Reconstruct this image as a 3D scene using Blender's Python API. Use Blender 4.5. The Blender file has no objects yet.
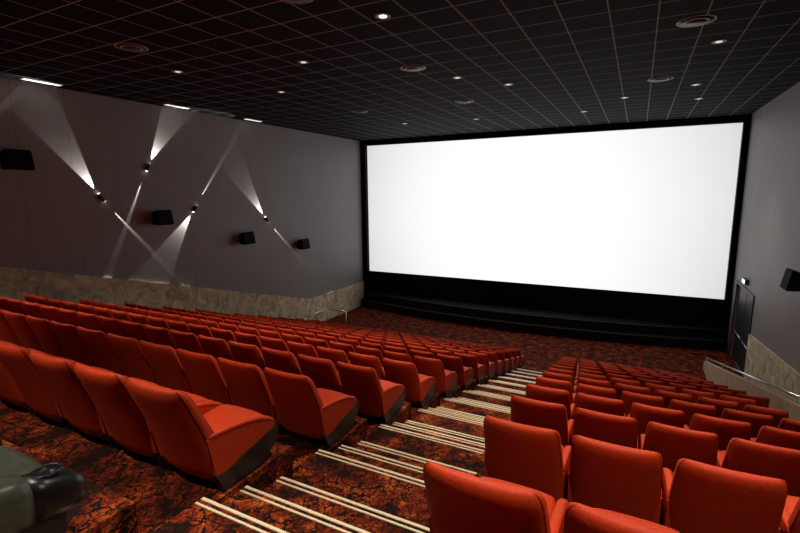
import bpy, bmesh, math, random
from mathutils import Vector, Matrix
random.seed(3)
H=6.6   # front floor is z=0; eye height is z=H
scene=bpy.context.scene
scene.view_settings.view_transform='Standard'
scene.view_settings.look='None'
COL=scene.collection

# ---------------------------------------------------------------- materials
def newmat(name):
    m=bpy.data.materials.new(name); m.use_nodes=True
    nt=m.node_tree; b=nt.nodes['Principled BSDF']
    return m,nt,b
def simple(name,col,rough=.6,metal=0,spec=.5,emit=None,es=0,noise=0,nscale=40,bump=0):
    m,nt,b=newmat(name)
    b.inputs['Base Color'].default_value=(*col,1)
    b.inputs['Roughness'].default_value=rough
    b.inputs['Metallic'].default_value=metal
    b.inputs['Specular IOR Level'].default_value=spec
    if emit:
        b.inputs['Emission Color'].default_value=(*emit,1); b.inputs['Emission Strength'].default_value=es
    if noise or bump:
        tc=nt.nodes.new('ShaderNodeTexCoord'); n=nt.nodes.new('ShaderNodeTexNoise')
        n.inputs['Scale'].default_value=nscale; n.inputs['Detail'].default_value=4
        nt.links.new(tc.outputs['Object'],n.inputs['Vector'])
        if noise:
            r=nt.nodes.new('ShaderNodeValToRGB')
            r.color_ramp.elements[0].position=.3; r.color_ramp.elements[1].position=.7
            r.color_ramp.elements[0].color=(*[c*(1-noise) for c in col],1)
            r.color_ramp.elements[1].color=(*[min(1,c*(1+noise)) for c in col],1)
            nt.links.new(n.outputs['Fac'],r.inputs['Fac']); nt.links.new(r.outputs['Color'],b.inputs['Base Color'])
        if bump:
            bp=nt.nodes.new('ShaderNodeBump'); bp.inputs['Strength'].default_value=bump; bp.inputs['Distance'].default_value=.01
            nt.links.new(n.outputs['Fac'],bp.inputs['Height']); nt.links.new(bp.outputs['Normal'],b.inputs['Normal'])
    return m
M_red=simple('seat_fabric_red',(.57,.044,.006),.6,spec=.3,noise=.12,nscale=60,bump=.15)
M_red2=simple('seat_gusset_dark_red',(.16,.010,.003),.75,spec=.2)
M_blk=simple('black_plastic',(.010,.009,.010),.35)
M_leather=simple('green_leather',(.075,.085,.058),.35,noise=.2,nscale=30,bump=.2)
M_matte=simple('matte_black',(.004,.004,.004),.8,spec=.15)
M_stage=simple('stage_black',(.006,.006,.007),.6,spec=.2)
M_edge=simple('stage_painted_lit_edge',(.02,.02,.02),.5)  # lighter tone stands in for faint light along the stage edge
M_metal=simple('nosing_brass_added_glow',(.98,.80,.50),.35,metal=.25,emit=(1,.8,.5),es=.08)  # slight emission added to the brass to imitate its shine; not a lamp
M_steel=simple('rail_steel',(.7,.7,.68),.3,metal=.8)
M_grille=simple('vent_grey',(.03,.03,.03),.5)
M_ring=simple('trim_white_ring',(.45,.45,.45),.5)
M_lamp=simple('lamp_glow',(1,1,1),.5,emit=(1,.97,.9),es=5)
M_lampdim=simple('lamp_dim',(.2,.2,.2),.5,emit=(1,.95,.85),es=.8)
M_strip=simple('strip_glow',(1,1,1),.5,emit=(1,.95,.9),es=1.1)
M_door=simple('door_dark',(.02,.02,.022),.45)
M_frame=simple('door_frame_grey',(.05,.05,.05),.5)
M_exit=simple('exit_sign_glow',(.9,.95,.9),.5,emit=(.8,1,.85),es=1.2)
M_par=simple('parapet_beige',(.56,.42,.27),.7,noise=.15,nscale=4)

def mathn(nt,op,a,b=None):
    n=nt.nodes.new('ShaderNodeMath'); n.operation=op
    for i,v in enumerate((a,b)):
        if v is None: continue
        if isinstance(v,(int,float)): n.inputs[i].default_value=v
        else: nt.links.new(v,n.inputs[i])
    return n.outputs[0]
def mixc(nt,f,a,b):
    n=nt.nodes.new('ShaderNodeMix'); n.data_type='RGBA'
    for s,v in ((0,f),(6,a),(7,b)):
        if isinstance(v,(int,float)): n.inputs[s].default_value=v
        elif isinstance(v,tuple): n.inputs[s].default_value=(*v,1)
        else: nt.links.new(v,n.inputs[s])
    return n.outputs[2]
def line_mask(nt,coord,per,w):
    f=mathn(nt,'FRACT',mathn(nt,'DIVIDE',coord,per))
    return mathn(nt,'LESS_THAN',f,w/per)
# projected white light on the screen: slightly brighter in the middle (projector hot-spot)
m,nt,b=newmat('screen_white'); M_screen=m
tc=nt.nodes.new('ShaderNodeTexCoord')
vd=nt.nodes.new('ShaderNodeVectorMath'); vd.operation='DISTANCE'
nt.links.new(tc.outputs['Object'],vd.inputs[0]); vd.inputs[1].default_value=(-5.2,23,H-1.0)
st=mathn(nt,'SUBTRACT',1.10,mathn(nt,'MULTIPLY',mathn(nt,'POWER',vd.outputs['Value'],2),.0045))
b.inputs['Base Color'].default_value=(.6,.6,.6,1); b.inputs['Roughness'].default_value=.95; b.inputs['Specular IOR Level'].default_value=0
b.inputs['Emission Color'].default_value=(.965,.985,1,1); nt.links.new(st,b.inputs['Emission Strength'])
# ceiling
m,nt,b=newmat('ceiling_tiles'); M_ceil=m
tc=nt.nodes.new('ShaderNodeTexCoord'); sx=nt.nodes.new('ShaderNodeSeparateXYZ'); nt.links.new(tc.outputs['Object'],sx.inputs[0])
ln=mathn(nt,'MAXIMUM',line_mask(nt,mathn(nt,'ADD',sx.outputs['X'],100),.72,.024),line_mask(nt,mathn(nt,'ADD',sx.outputs['Y'],100),.72,.024))
n=nt.nodes.new('ShaderNodeTexNoise'); n.inputs['Scale'].default_value=30; nt.links.new(tc.outputs['Object'],n.inputs['Vector'])
tile=mixc(nt,n.outputs['Fac'],(.002,.002,.002),(.013,.012,.012))
nt.links.new(mixc(nt,ln,tile,(.30,.35,.35)),b.inputs['Base Color'])
b.inputs['Roughness'].default_value=.85; b.inputs['Specular IOR Level'].default_value=.08
# walls
def wallmat(name,c1,c2,axis):
    m,nt,b=newmat(name)
    tc=nt.nodes.new('ShaderNodeTexCoord'); sx=nt.nodes.new('ShaderNodeSeparateXYZ'); nt.links.new(tc.outputs['Object'],sx.inputs[0])
    l=line_mask(nt,mathn(nt,'ADD',sx.outputs[axis],100),1.25,.014)
    n=nt.nodes.new('ShaderNodeTexNoise'); n.inputs['Scale'].default_value=1.2; nt.links.new(tc.outputs['Object'],n.inputs['Vector'])
    base=mixc(nt,n.outputs['Fac'],c1,c2)
    nt.links.new(mixc(nt,l,base,tuple(x*.7 for x in c1)),b.inputs['Base Color'])
    b.inputs['Roughness'].default_value=.55; b.inputs['Specular IOR Level'].default_value=.4
    return m
M_wall=wallmat('wall_panel_grey',(.235,.225,.215),(.285,.275,.262),'Y')
# speckled band
m,nt,b=newmat('rough_stone_band'); M_band=m
tc=nt.nodes.new('ShaderNodeTexCoord')
n=nt.nodes.new('ShaderNodeTexNoise'); n.inputs['Scale'].default_value=2.5; n.inputs['Detail'].default_value=8; n.inputs['Roughness'].default_value=.7; n.inputs['Distortion'].default_value=1.0
nt.links.new(tc.outputs['Object'],n.inputs['Vector'])
r=nt.nodes.new('ShaderNodeValToRGB'); r.color_ramp.elements[0].position=.35; r.color_ramp.elements[1].position=.65
r.color_ramp.elements[0].color=(.32,.26,.15,1); r.color_ramp.elements[1].color=(.85,.73,.47,1)
nt.links.new(n.outputs['Fac'],r.inputs['Fac']); nt.links.new(r.outputs['Color'],b.inputs['Base Color']); b.inputs['Roughness'].default_value=.8
# carpet
m,nt,b=newmat('carpet_crackle'); M_carpet=m
tc=nt.nodes.new('ShaderNodeTexCoord')
n=nt.nodes.new('ShaderNodeTexNoise'); n.inputs['Scale'].default_value=6; n.inputs['Detail'].default_value=4
nt.links.new(tc.outputs['Object'],n.inputs['Vector'])
mv=nt.nodes.new('ShaderNodeVectorMath'); mv.operation='MULTIPLY_ADD'
nt.links.new(n.outputs['Color'],mv.inputs[0]); mv.inputs[1].default_value=(.28,.28,.28); nt.links.new(tc.outputs['Object'],mv.inputs[2])
def vor(sc):
    v=nt.nodes.new('ShaderNodeTexVoronoi'); v.feature='DISTANCE_TO_EDGE'; v.inputs['Scale'].default_value=sc
    nt.links.new(mv.outputs[0],v.inputs['Vector']); return v.outputs['Distance']
l1=mathn(nt,'LESS_THAN',vor(9),.05); l2=mathn(nt,'LESS_THAN',vor(24),.08)
n2=nt.nodes.new('ShaderNodeTexNoise'); n2.inputs['Scale'].default_value=3.4; n2.inputs['Detail'].default_value=7; n2.inputs['Roughness'].default_value=.75
nt.links.new(tc.outputs['Object'],n2.inputs['Vector'])
r=nt.nodes.new('ShaderNodeValToRGB'); e=r.color_ramp.elements
e[0].position=.42; e[0].color=(.022,.007,.004,1); e[1].position=.66; e[1].color=(.58,.13,.022,1)
x=e.new(.53); x.color=(.23,.026,.006,1)
nt.links.new(n2.outputs['Fac'],r.inputs['Fac'])
dk=mathn(nt,'MAXIMUM',l1,mathn(nt,'MULTIPLY',l2,.8))
nt.links.new(mixc(nt,dk,r.outputs['Color'],(.012,.006,.004)),b.inputs['Base Color'])
b.inputs['Roughness'].default_value=.95; b.inputs['Specular IOR Level'].default_value=.1

# ---------------------------------------------------------------- mesh helpers
def box(bm,x0,x1,y0,y1,z0,z1,mi=0,M=None):
    vs=[bm.verts.new(Vector(p) if M is None else M@Vector(p)) for p in
        ((x0,y0,z0),(x1,y0,z0),(x1,y1,z0),(x0,y1,z0),(x0,y0,z1),(x1,y0,z1),(x1,y1,z1),(x0,y1,z1))]
    fs=[]
    for q in ((3,2,1,0),(4,5,6,7),(0,1,5,4),(1,2,6,5),(2,3,7,6),(3,0,4,7)):
        f=bm.faces.new([vs[i] for i in q]); f.material_index=mi; fs.append(f)
    return fs
def prism(bm,pts,x0,x1,mi=0):   # pts in (y,z), extruded along x
    a=[bm.verts.new((x0,p[0],p[1])) for p in pts]; c=[bm.verts.new((x1,p[0],p[1])) for p in pts]
    n=len(pts); fs=[bm.faces.new(a),bm.faces.new(list(reversed(c)))]
    for i in range(n): fs.append(bm.faces.new((a[i],c[i],c[(i+1)%n],a[(i+1)%n])))
    for f in fs: f.material_index=mi
    return fs
def loft(bm,rings,mi=0,smooth=True,side=None,smi=0):
    R=[[bm.verts.new(p) for p in r] for r in rings]; n=len(R[0])
    for a,c in zip(R,R[1:]):
        for i in range(n):
            f=bm.faces.new((a[i],a[(i+1)%n],c[(i+1)%n],c[i])); f.material_index=smi if (side and i in side) else mi; f.smooth=smooth
    for r in (R[0],R[-1]):
        f=bm.faces.new(r); f.material_index=mi; f.smooth=smooth
def sup(n,hw,ht,e=3.5):
    out=[]
    for i in range(n):
        t=2*math.pi*i/n; c,s=math.cos(t),math.sin(t)
        out.append((hw*math.copysign(abs(c)**(2/e),c),ht*math.copysign(abs(s)**(2/e),s)))
    return out
def cyl(bm,p0,p1,r,mi=0,n=12,r2=None):
    p0=Vector(p0);p1=Vector(p1);d=(p1-p0).normalized(); q=d.to_track_quat('Z','Y'); r2=r if r2 is None else r2
    loft(bm,[[p+q@Vector((rr*math.cos(2*math.pi*i/n),rr*math.sin(2*math.pi*i/n),0)) for i in range(n)] for p,rr in ((p0,r),(p1,r2))],mi)
def mkmesh(name,bm,mats,recalc=True):
    if recalc: bmesh.ops.recalc_face_normals(bm,faces=bm.faces)
    me=bpy.data.meshes.new(name); bm.to_mesh(me); bm.free()
    for m in mats: me.materials.append(m)
    return me
def mkobj(name,bm,mats,loc=(0,0,0),parent=None,bevel=0):
    o=bpy.data.objects.new(name,mkmesh(name,bm,mats)); o.location=loc; COL.objects.link(o)
    if parent: o.parent=parent
    return o

# ---------------------------------------------------------------- room dimensions
XL,XR,YB,YF=-14.2,3.70,-4.0,23.0
ZC=H+2.87
N=13
SP=.575
def rowy(n): return 1.95+1.25*n
def rowz(n): return H-1.87-.3942*n
def xl(n): return -2.49-.11*n     # centre of the last left-block seat at the aisle
def xr(n): return -.490-.11*n     # centre of first right-block seat
PX=2.55
# floor (terraces)
OFF=(-.30,.03,.36)    # three small nosed steps per row in the aisle
AZ=.09
bm=bmesh.new()
for n in range(-4,N-1):
    z=rowz(n); a0=xl(n)+.3; a1=xr(n)-.3
    ys=max(YB,rowy(n-1)+.5); ye=rowy(n)+.5
    box(bm,XL,a0,ys,ye,-.3,z); box(bm,a1,XR,ys,ye,-.3,z)
    ya=max(YB,rowy(n-1)+OFF[2]); yb=rowy(n)+OFF[0]
    box(bm,a0,a1,ya,yb,-.3,z+AZ)
    box(bm,a0,a1,yb,rowy(n)+OFF[1],-.3,z-.13+AZ)
    box(bm,a0,a1,rowy(n)+OFF[1],rowy(n)+OFF[2],-.3,z-.26+AZ)
box(bm,XL,XR,rowy(N-2)+.36,YF+.3,-.3,0)
floor=mkobj('floor',bm,[M_carpet])
# nosings
bm=bmesh.new()
for n in range(-1,N-1):
    z=rowz(n)+AZ; a0=xl(n)+.31; a1=xr(n)-.50
    for k in range(3):
        yy=rowy(n)+OFF[k]; zz=z-.13*k
        box(bm,a0,a1,yy-.014,yy+.006,zz-.016,zz+.006)
        box(bm,a0,a1,yy-.056,yy-.042,zz-.002,zz+.006)
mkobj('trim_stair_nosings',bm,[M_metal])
# ceiling, walls
bm=bmesh.new(); box(bm,XL-.2,XR+.2,YB-.2,YF+.4,ZC,ZC+.2); mkobj('ceiling',bm,[M_ceil])
bm=bmesh.new(); box(bm,XL-.2,XL,YB,YF+.3,-.3,ZC); mkobj('wall_left',bm,[M_wall])
DY0,DY1,DZ=19.0,21.9,2.95
for q in ((YB,DY0,-.3,ZC),(DY1,YF+.3,-.3,ZC),(DY0,DY1,DZ,ZC)):
    bm=bmesh.new(); box(bm,XR,XR+.2,*q); mkobj('wall_right',bm,[M_wall])
bm=bmesh.new(); box(bm,XL-.2,XR+.2,YF+.1,YF+.3,-.3,ZC); mkobj('wall_front',bm,[M_matte])
bm=bmesh.new(); box(bm,XL-.2,XR+.2,YB-.2,YB,-.3,ZC); mkobj('wall_back',bm,[M_wall])
# stone wainscot bands, top follows the rake then runs level
def band(name,x0,x1,pts):
    bm=bmesh.new(); prism(bm,pts,x0,x1); return mkobj(name,bm,[M_band])
band('trim_stone_band_left',XL,XL+.06,[(YB,H+.8),(5.5,H-1.75),(17.7,H-5.2),(YF,H-5.2),(YF,-.25),(YB,-.25)])
band('trim_stone_band_right',XR-.05,XR,[(YB,H+.2),(13.4,H-4.35),(DY0-.1,H-4.9),(DY0-.1,-.25),(YB,-.25)])

# ---------------------------------------------------------------- screen, masking, stage
SX0,SX1,SZ0,SZ1=-13.9,3.48,H-4.58,H+2.60
scr=bpy.data.objects.new('cinema_screen',None); COL.objects.link(scr)
bm=bmesh.new(); box(bm,SX0,SX1,YF,YF+.05,SZ0,SZ1); mkobj('projection_surface',bm,[M_screen],parent=scr)
bm=bmesh.new()
box(bm,XL+.01,SX0,YF-.25,YF+.09,0.01,ZC-.01); box(bm,SX1,XR-.01,YF-.25,YF+.09,.01,ZC-.01)
box(bm,SX0,SX1,YF-.25,YF+.09,SZ1,ZC-.01); box(bm,SX0,SX1,YF-.1,YF+.09,.01,SZ0)
mkobj('masking_frame',bm,[M_matte],parent=scr)
bm=bmesh.new()
for (zz0,zz1,ex) in ((0.0,.42,0),(.42,.80,.35)):
    K=48; top=[];bot=[]
    for i in range(K+1):
        x=XL+.1+(XR-XL-.2)*i/K; u=(i/K-.5)*2
        y=22.3-1.1*(1-u*u)+ex
        top.append(bm.verts.new((x,y,zz1))); bot.append(bm.verts.new((x,y,zz0)))
    tb=[bm.verts.new((XL+.1,YF-.26,zz1)),bm.verts.new((XR-.1,YF-.26,zz1))]
    bb=[bm.verts.new((XL+.1,YF-.26,zz0)),bm.verts.new((XR-.1,YF-.26,zz0))]
    for i in range(K): bm.faces.new((bot[i],bot[i+1],top[i+1],top[i]))
    bm.faces.new(top+[tb[1],tb[0]]); bm.faces.new((bot[0],top[0],tb[0],bb[0])); bm.faces.new((bot[-1],top[-1],tb[1],bb[1]))
    bm.faces.new(bot+[bb[1],bb[0]]); bm.faces.new((tb[0],tb[1],bb[1],bb[0]))
    tops=[v.co.copy() for v in top]
    for a,c in zip(tops,tops[1:]): cyl(bm,a+Vector((0,-.01,-.02)),c+Vector((0,-.01,-.02)),.018,1,6)
mkobj('stage',bm,[M_stage,M_edge])

# ---------------------------------------------------------------- cinema seat
def build_seat(backw=.545,fab=M_red):
    bm=bmesh.new()
    # backrest
    rings=[]; S=[0,.012,.035,.07,.15,.28,.42,.56,.7,.82,.89,.93,.96,.98,.994,1]
    for s in S:
        z=.07+.75*s
        y=-.10-.20*s-.06*s*s
        hw=backw/2*(1.0-.09*s*s); ht=.074-.024*s
        k=1
        if s<.07: k=math.sqrt(max(0,1-((.07-s)/.07)**2))
        if s>.89: k=math.sqrt(max(0,1-((s-.89)/.11)**2))
        hw-= .035*(1-k); ht*=max(.12,k)
        rings.append([(x,y+yy*(1+.12*math.sin(s*math.pi))+.5*x*x,z) for x,yy in sup(36,hw,ht,4)])
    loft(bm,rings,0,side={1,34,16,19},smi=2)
    # seat cushion
    rings=[]
    for s in (0,.03,.1,.25,.45,.65,.82,.92,.97,1):
        y=-.14+.50*s; z=.255+.04*s
        k=1
        if s<.1: k=math.sqrt(max(0,1-((.1-s)/.1)**2))
        if s>.8: k=math.sqrt(max(0,1-((s-.8)/.2)**2))
        rings.append([(x,y,z+zz) for x,zz in sup(24,.218-.03*(1-k),.07*max(.12,k),3.0)])
    loft(bm,rings,0)
    # under-seat shell
    rings=[]
    for s in (0,.08,.5,.9,1):
        y=-.13+.44*s; k=.8 if s in (0,1) else 1
        rings.append([(x,y,.19+.04*s+zz) for x,zz in sup(20,.20*k,.045*k,3)])
    loft(bm,rings,1)
    # lower back shell
    rings=[]
    for s in (0,.3,1):
        z=.0+.12*s; rings.append([(x,-.07-.05*s+yy,z) for x,yy in sup(20,.20+.015*s,.035,3)])
    loft(bm,rings,1)
    # upholstered side wings (fabric) on a black shell that sweeps down to the foot
    wing=[(-.21,.43),(-.08,.42),(.08,.40),(.22,.365),(.32,.32),(.37,.275),(.365,.24),(.26,.215),(.06,.17),(-.10,.13),(-.155,.13)]
    shell=[(-.17,.15),(-.08,.14),(.06,.178),(.26,.222),(.36,.245),(.385,.29),(.405,.27),(.40,.20),(.36,.12),(.29,.05),(.25,.0),(-.12,.0),(-.13,.07)]
    for sgn in (-1,1):
        prism(bm,wing,*sorted((sgn*.272,sgn*.226)),0)
        prism(bm,shell,*sorted((sgn*.277,sgn*.230)),1)
        rings=[]
        for y,zc,k in ((-.20,.435,.5),(-.18,.435,1),(-.02,.42,1),(.12,.395,1),(.24,.36,1),(.33,.312,.95),(.365,.285,.7),(.38,.27,.4)):
            rings.append([(sgn*.249+x,y,zc+zz) for x,zz in sup(14,.0262*k,.022*k,2.4)])
        loft(bm,rings,0)
    box(bm,-.232,.232,.0,.06,.08,.13,1)
    bmesh.ops.scale(bm,vec=(1,1,.925),verts=bm.verts)
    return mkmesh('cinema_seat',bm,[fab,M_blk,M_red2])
seat=build_seat()
def add_seat(x,n):
    o=bpy.data.objects.new('cinema_seat',seat); o.location=(x,rowy(n),rowz(n)); COL.objects.link(o)
for n in range(0,N):
    i=0
    while xl(n)-SP*i>-13.1: add_seat(xl(n)-SP*i,n); i+=1
for n in range(-1,N):
    i=0
    while xr(n)+SP*i<PX-.34: add_seat(xr(n)+SP*i,n); i+=1

# ---------------------------------------------------------------- leather armchair (back row)
def armchair():
    bm=bmesh.new()
    def padloft(pts,axis,mi=0,e=3):
        rings=[]
        for (c,hw,hh) in pts:
            if axis=='y': rings.append([(c[0]+x,c[1],c[2]+z) for x,z in sup(24,hw,hh,e)])
            else: rings.append([(c[0]+x,c[1]+y,c[2]) for x,y in sup(24,hw,hh,e)])
        loft(bm,rings,mi)
    for s in (-1,1):
        padloft([((s*.37,-.30,.44),.05,.07),((s*.37,-.28,.44),.085,.11),((s*.37,-.1,.44),.095,.13),((s*.37,.20,.42),.095,.12),((s*.37,.26,.41),.09,.11)],'y')
        # black moulded arm end with a cup-holder recess
        padloft([((s*.37,.26,.40),.092,.105),((s*.37,.33,.385),.092,.10),((s*.37,.42,.37),.085,.085),((s*.37,.46,.36),.065,.06),((s*.37,.475,.355),.03,.03)],'y',1)
        rr=[[( s*.37+q*math.cos(t*math.pi/12),.35+q*math.sin(t*math.pi/12),zz) for t in range(24)] for q,zz in ((.052,.46),(.056,.490),(.050,.494),(.044,.488),(.042,.47))]
        loft(bm,rr,1)
        prism(bm,[(-.28,0),(.34,0),(.38,.32),(-.28,.34)],s*.43,s*.33,1)
    padloft([((0,-.25,.36),.2,.05),((0,-.22,.36),.26,.1),((0,.1,.38),.27,.11),((0,.36,.38),.26,.1),((0,.42,.38),.2,.05)],'y')
    padloft([((0,-.22,.28),.3,.05),((0,-.24,.32),.36,.1),((0,-.31,.55),.37,.11),((0,-.38,.70),.34,.1),((0,-.40,.76),.30,.05)],'z')
    box(bm,-.33,.33,-.2,.34,.05,.3,1)
    bmesh.ops.scale(bm,vec=(.92,.92,.88),verts=bm.verts)
    return mkmesh('leather_armchair',bm,[M_leather,M_blk])
ac=armchair()
for i in range(3):
    o=bpy.data.objects.new('leather_armchair',ac); o.location=(-2.30-.90*i,.49,rowz(-1)); COL.objects.link(o)

# ---------------------------------------------------------------- parapet + handrail on the right
bm=bmesh.new()
prism(bm,[(YB+.01,H+.1),(9.4,H-3.55),(19.6,.32),(19.6,-.2),(YB+.01,-.2)],PX,PX+.12,0)
mkobj('parapet_wall_right',bm,[M_par])
bm=bmesh.new()
def rail(bm,pts,r=.025):
    for a,c in zip(pts,pts[1:]): cyl(bm,a,c,r,0,10)
rail(bm,[(PX+.06,4.0,H-1.85),(PX+.06,9.4,H-3.43),(PX+.06,19.5,.48)])
for y,z in ((9.4,H-3.43),(13,H-4.38),(16.4,H-5.27),(19.45,.48)): cyl(bm,(PX+.06,y,z-.2),(PX+.06,y,z),.015,0,8)
mkobj('handrail_parapet',bm,[M_steel])
bm=bmesh.new()
rail(bm,[(-13.3,16.2,.0),(-13.3,16.2,.95),(-13.3,17.9,.95),(-13.3,17.9,0)],.03)
rail(bm,[(-13.3,17.9,.95),(-12.2,17.9,.95),(-12.2,17.9,0)],.03)
mkobj('handrail_left',bm,[M_steel])
# door in its opening
bm=bmesh.new()
box(bm,XR+.06,XR+.12,DY0+.04,DY1-.04,0.01,DZ-.04)
mid=(DY0+DY1)/2
box(bm,XR+.05,XR+.06,mid-.01,mid+.01,.01,DZ-.04,1)
for a,c in ((DY0+.1,mid-.1),(mid+.1,DY1-.1)): cyl(bm,(XR+.03,a,1.05),(XR+.03,c,1.05),.02,2)
box(bm,XR-.04,XR-.002,DY0-.1,DY0,0,DZ+.1,1); box(bm,XR-.04,XR-.002,DY1,DY1+.1,0,DZ+.1,1); box(bm,XR-.04,XR-.002,DY0,DY1,DZ,DZ+.1,1)
mkobj('door_1',bm,[M_door,M_frame,M_steel])
bm=bmesh.new(); box(bm,XR-.12,XR-.001,20.0,20.5,DZ+.25,DZ+.45,0); box(bm,XR-.13,XR-.12,20.03,20.47,DZ+.28,DZ+.42,1)
mkobj('exit_sign',bm,[M_frame,M_exit])

# ---------------------------------------------------------------- wall speakers
def speaker(x,y,z,s,side):
    bm=bmesh.new()
    w=.30*s; h=.30*s; d=.36*s
    P=[(0,-h*.7),(0,h*.7),(d*.75,h),(d,-h*.75)]
    a=[bm.verts.new((p[0],-w,p[1])) for p in P]; c=[bm.verts.new((p[0],w,p[1])) for p in P]
    bm.faces.new(a); bm.faces.new(c[::-1])
    for i in range(4): bm.faces.new((a[i],c[i],c[(i+1)%4],a[(i+1)%4]))
    bmesh.ops.bevel(bm,geom=bm.edges[:],offset=.02,segments=2,affect='EDGES')
    box(bm,-.10,.02,-.07,.07,-.1,.1,1)
    o=mkobj('wall_speaker',bm,[M_matte,M_frame],(x+(.1 if side>0 else -.1),y,z))
    if side<0: o.rotation_euler=(0,0,math.pi)
for y,z,s in ((6.1,H+.85,.98),(9.95,H-.79,.95),(13.6,H-1.8,.95),(17.1,H-2.4,.95)): speaker(XL,y,z,s,1)
speaker(XR,14.0,H-2.2,.95,-1)

# ---------------------------------------------------------------- wall lamps throwing grazing beams
def spot(name,loc,d,size,energy,blend=.3,rad=.01,parent=None,col=(1,.93,.85)):
    L=bpy.data.lights.new(name,'SPOT'); L.energy=energy; L.spot_size=math.radians(size); L.spot_blend=blend; L.shadow_soft_size=rad; L.color=col
    o=bpy.data.objects.new(name,L); o.location=loc; o.rotation_euler=Vector(d).to_track_quat('-Z','Y').to_euler(); COL.objects.link(o)
    if parent: o.parent=parent; o.matrix_parent_inverse=parent.matrix_world.inverted()
    return o
def walllamp(y,z,beams):
    e=bpy.data.objects.new('wall_lamp',None); e.location=(XL,y,z); COL.objects.link(e)
    bpy.context.view_layer.update()
    bm=bmesh.new()
    box(bm,.0,.03,-.06,.06,-.06,.06,0)
    for dy,dz,kind in beams:
        v=Vector((0,dy,dz)).normalized()
        cyl(bm,Vector((.055,0,0)),Vector((.055,0,0))+v*.13,.04,0,14)
        cyl(bm,Vector((.055,0,0))+v*.131,Vector((.055,0,0))+v*.135,.034,1,14)
    mkobj('body',bm,[M_frame,M_lamp],parent=e)
    for k,(dy,dz,kind) in enumerate(beams):
        v=Vector((0,dy,dz)).normalized()
        if kind=='w': spot('beam',Vector((XL+.05,y,z))+v*.15,v+Vector((-.03,0,0)),28,560,.3,.01,e,(1,.95,.9))
        else: spot('beam',Vector((XL+.028,y,z))+v*.15,v+Vector((-.022,0,0)),4.6,1500,.3,.003,e,(1,.95,.9))
walllamp(8.17,H-.08,[(-.95,1.73,'w'),(1.65,-2,'n')])
walllamp(9.74,H+.86,[(1.07,1.7,'w'),(-1.04,-2.16,'n')])
walllamp(11.4,H-.53,[(2,2.5,'n'),(-.8,-1.0,'w')])
walllamp(14.97,H-1.1,[(-.7,1,'w'),(1.5,-1.4,'n')])
walllamp(4.2,H+.4,[(2.2,2.1,'n'),(-.8,-1.0,'w')])

# ---------------------------------------------------------------- ceiling fittings
def disc(bm,r,z0,z1,mi,n=32):
    cyl(bm,(0,0,z0),(0,0,z1),r,mi,n)
def ring(bm,r0,r1,z,mi,n=32):
    a=[bm.verts.new((r0*math.cos(2*math.pi*i/n),r0*math.sin(2*math.pi*i/n),z)) for i in range(n)]
    c=[bm.verts.new((r1*math.cos(2*math.pi*i/n),r1*math.sin(2*math.pi*i/n),z+.0)) for i in range(n)]
    for i in range(n):
        f=bm.faces.new((a[i],a[(i+1)%n],c[(i+1)%n],c[i])); f.material_index=mi
bm=bmesh.new(); disc(bm,.25,-.02,0,0); disc(bm,.15,-.03,-.02,0); ring(bm,.17,.20,-.0215,1); ring(bm,.27,.30,-.0045,1); disc(bm,.3,-.003,0,0)
vent=mkmesh('ceiling_vent',bm,[M_grille,M_ring])
for x,y in ((-9.1,6.16),(-4.7,5.8),(.68,9.9),(-4.9,10.25),(-5.2,14.7),(.3,14.4),(-9.1,14.6),(-9.3,2.0)):
    o=bpy.data.objects.new('ceiling_vent',vent); o.location=(x,y,ZC-.001); COL.objects.link(o)
def dlmesh(lit):
    bm=bmesh.new(); disc(bm,.11,-.012,0,0); disc(bm,.065,-.014,-.012,1); ring(bm,.09,.13,-.013,0)
    return mkmesh('ceiling_downlight',bm,[M_ring,M_lamp if lit else M_lampdim])
dl_on,dl_dim=dlmesh(True),dlmesh(False)
def downlight(x,y,lit,energy=0,size=120):
    o=bpy.data.objects.new('ceiling_downlight',dl_on if lit else dl_dim); o.location=(x,y,ZC-.001); COL.objects.link(o)
    if energy:
        bpy.context.view_layer.update()
        spot('lamp',(x,y,ZC-.04),(0,0,-1),size,energy,.6,.05,o,(1,.9,.78))
for x,y in ((1.2,11.4),(-9.9,7.8),(-9.3,10.7),(-4.3,11.6),(-3.35,13),(-2,18.7),(-9.0,18),(1.5,18)):
    downlight(x,y,False,280,80)
for x,y in ((-6.0,18.4),(1.2,15.6),(-.6,16.6)): downlight(x,y,False)
downlight(-3.94,7.1,True,720,80)
for x,y in ((-7.2,4.2),(-6.8,8.6)): downlight(x,y,False,500,80)
for x,y in ((-1.5,3.4),(-3.9,-.2),(-8.5,0.2),(.8,0.6),(1.2,5.6),(-10.8,3.4)):
    downlight(x,y,True,560,80)
# ceiling-edge wall-wash strips
for y in (2.6,6.8,10.7,14.1):
    bm=bmesh.new(); box(bm,-.10,.10,-.45,.45,-.02,0,0); box(bm,-.07,.07,-.42,.42,-.024,-.02,1)
    mkobj('ceiling_strip_light',bm,[M_ring,M_strip],(XL+.45,y,ZC-.001))

# ---------------------------------------------------------------- world + camera
w=bpy.data.worlds.new('world'); scene.world=w; w.use_nodes=True
w.node_tree.nodes['Background'].inputs[0].default_value=(.02,.02,.02,1)
cd=bpy.data.cameras.new('camera'); cam=bpy.data.objects.new('camera',cd); COL.objects.link(cam)
cd.sensor_width=36; cd.lens=36*459/800; cd.clip_start=.05
yaw=math.radians(27.3); pitch=math.radians(9.2); roll=math.radians(-.5)
cam.matrix_world=Matrix.Translation((0,0,H))@Matrix.Rotation(yaw,4,'Z')@Matrix.Rotation(math.pi/2-pitch,4,'X')@Matrix.Rotation(roll,4,'Z')
scene.camera=cam
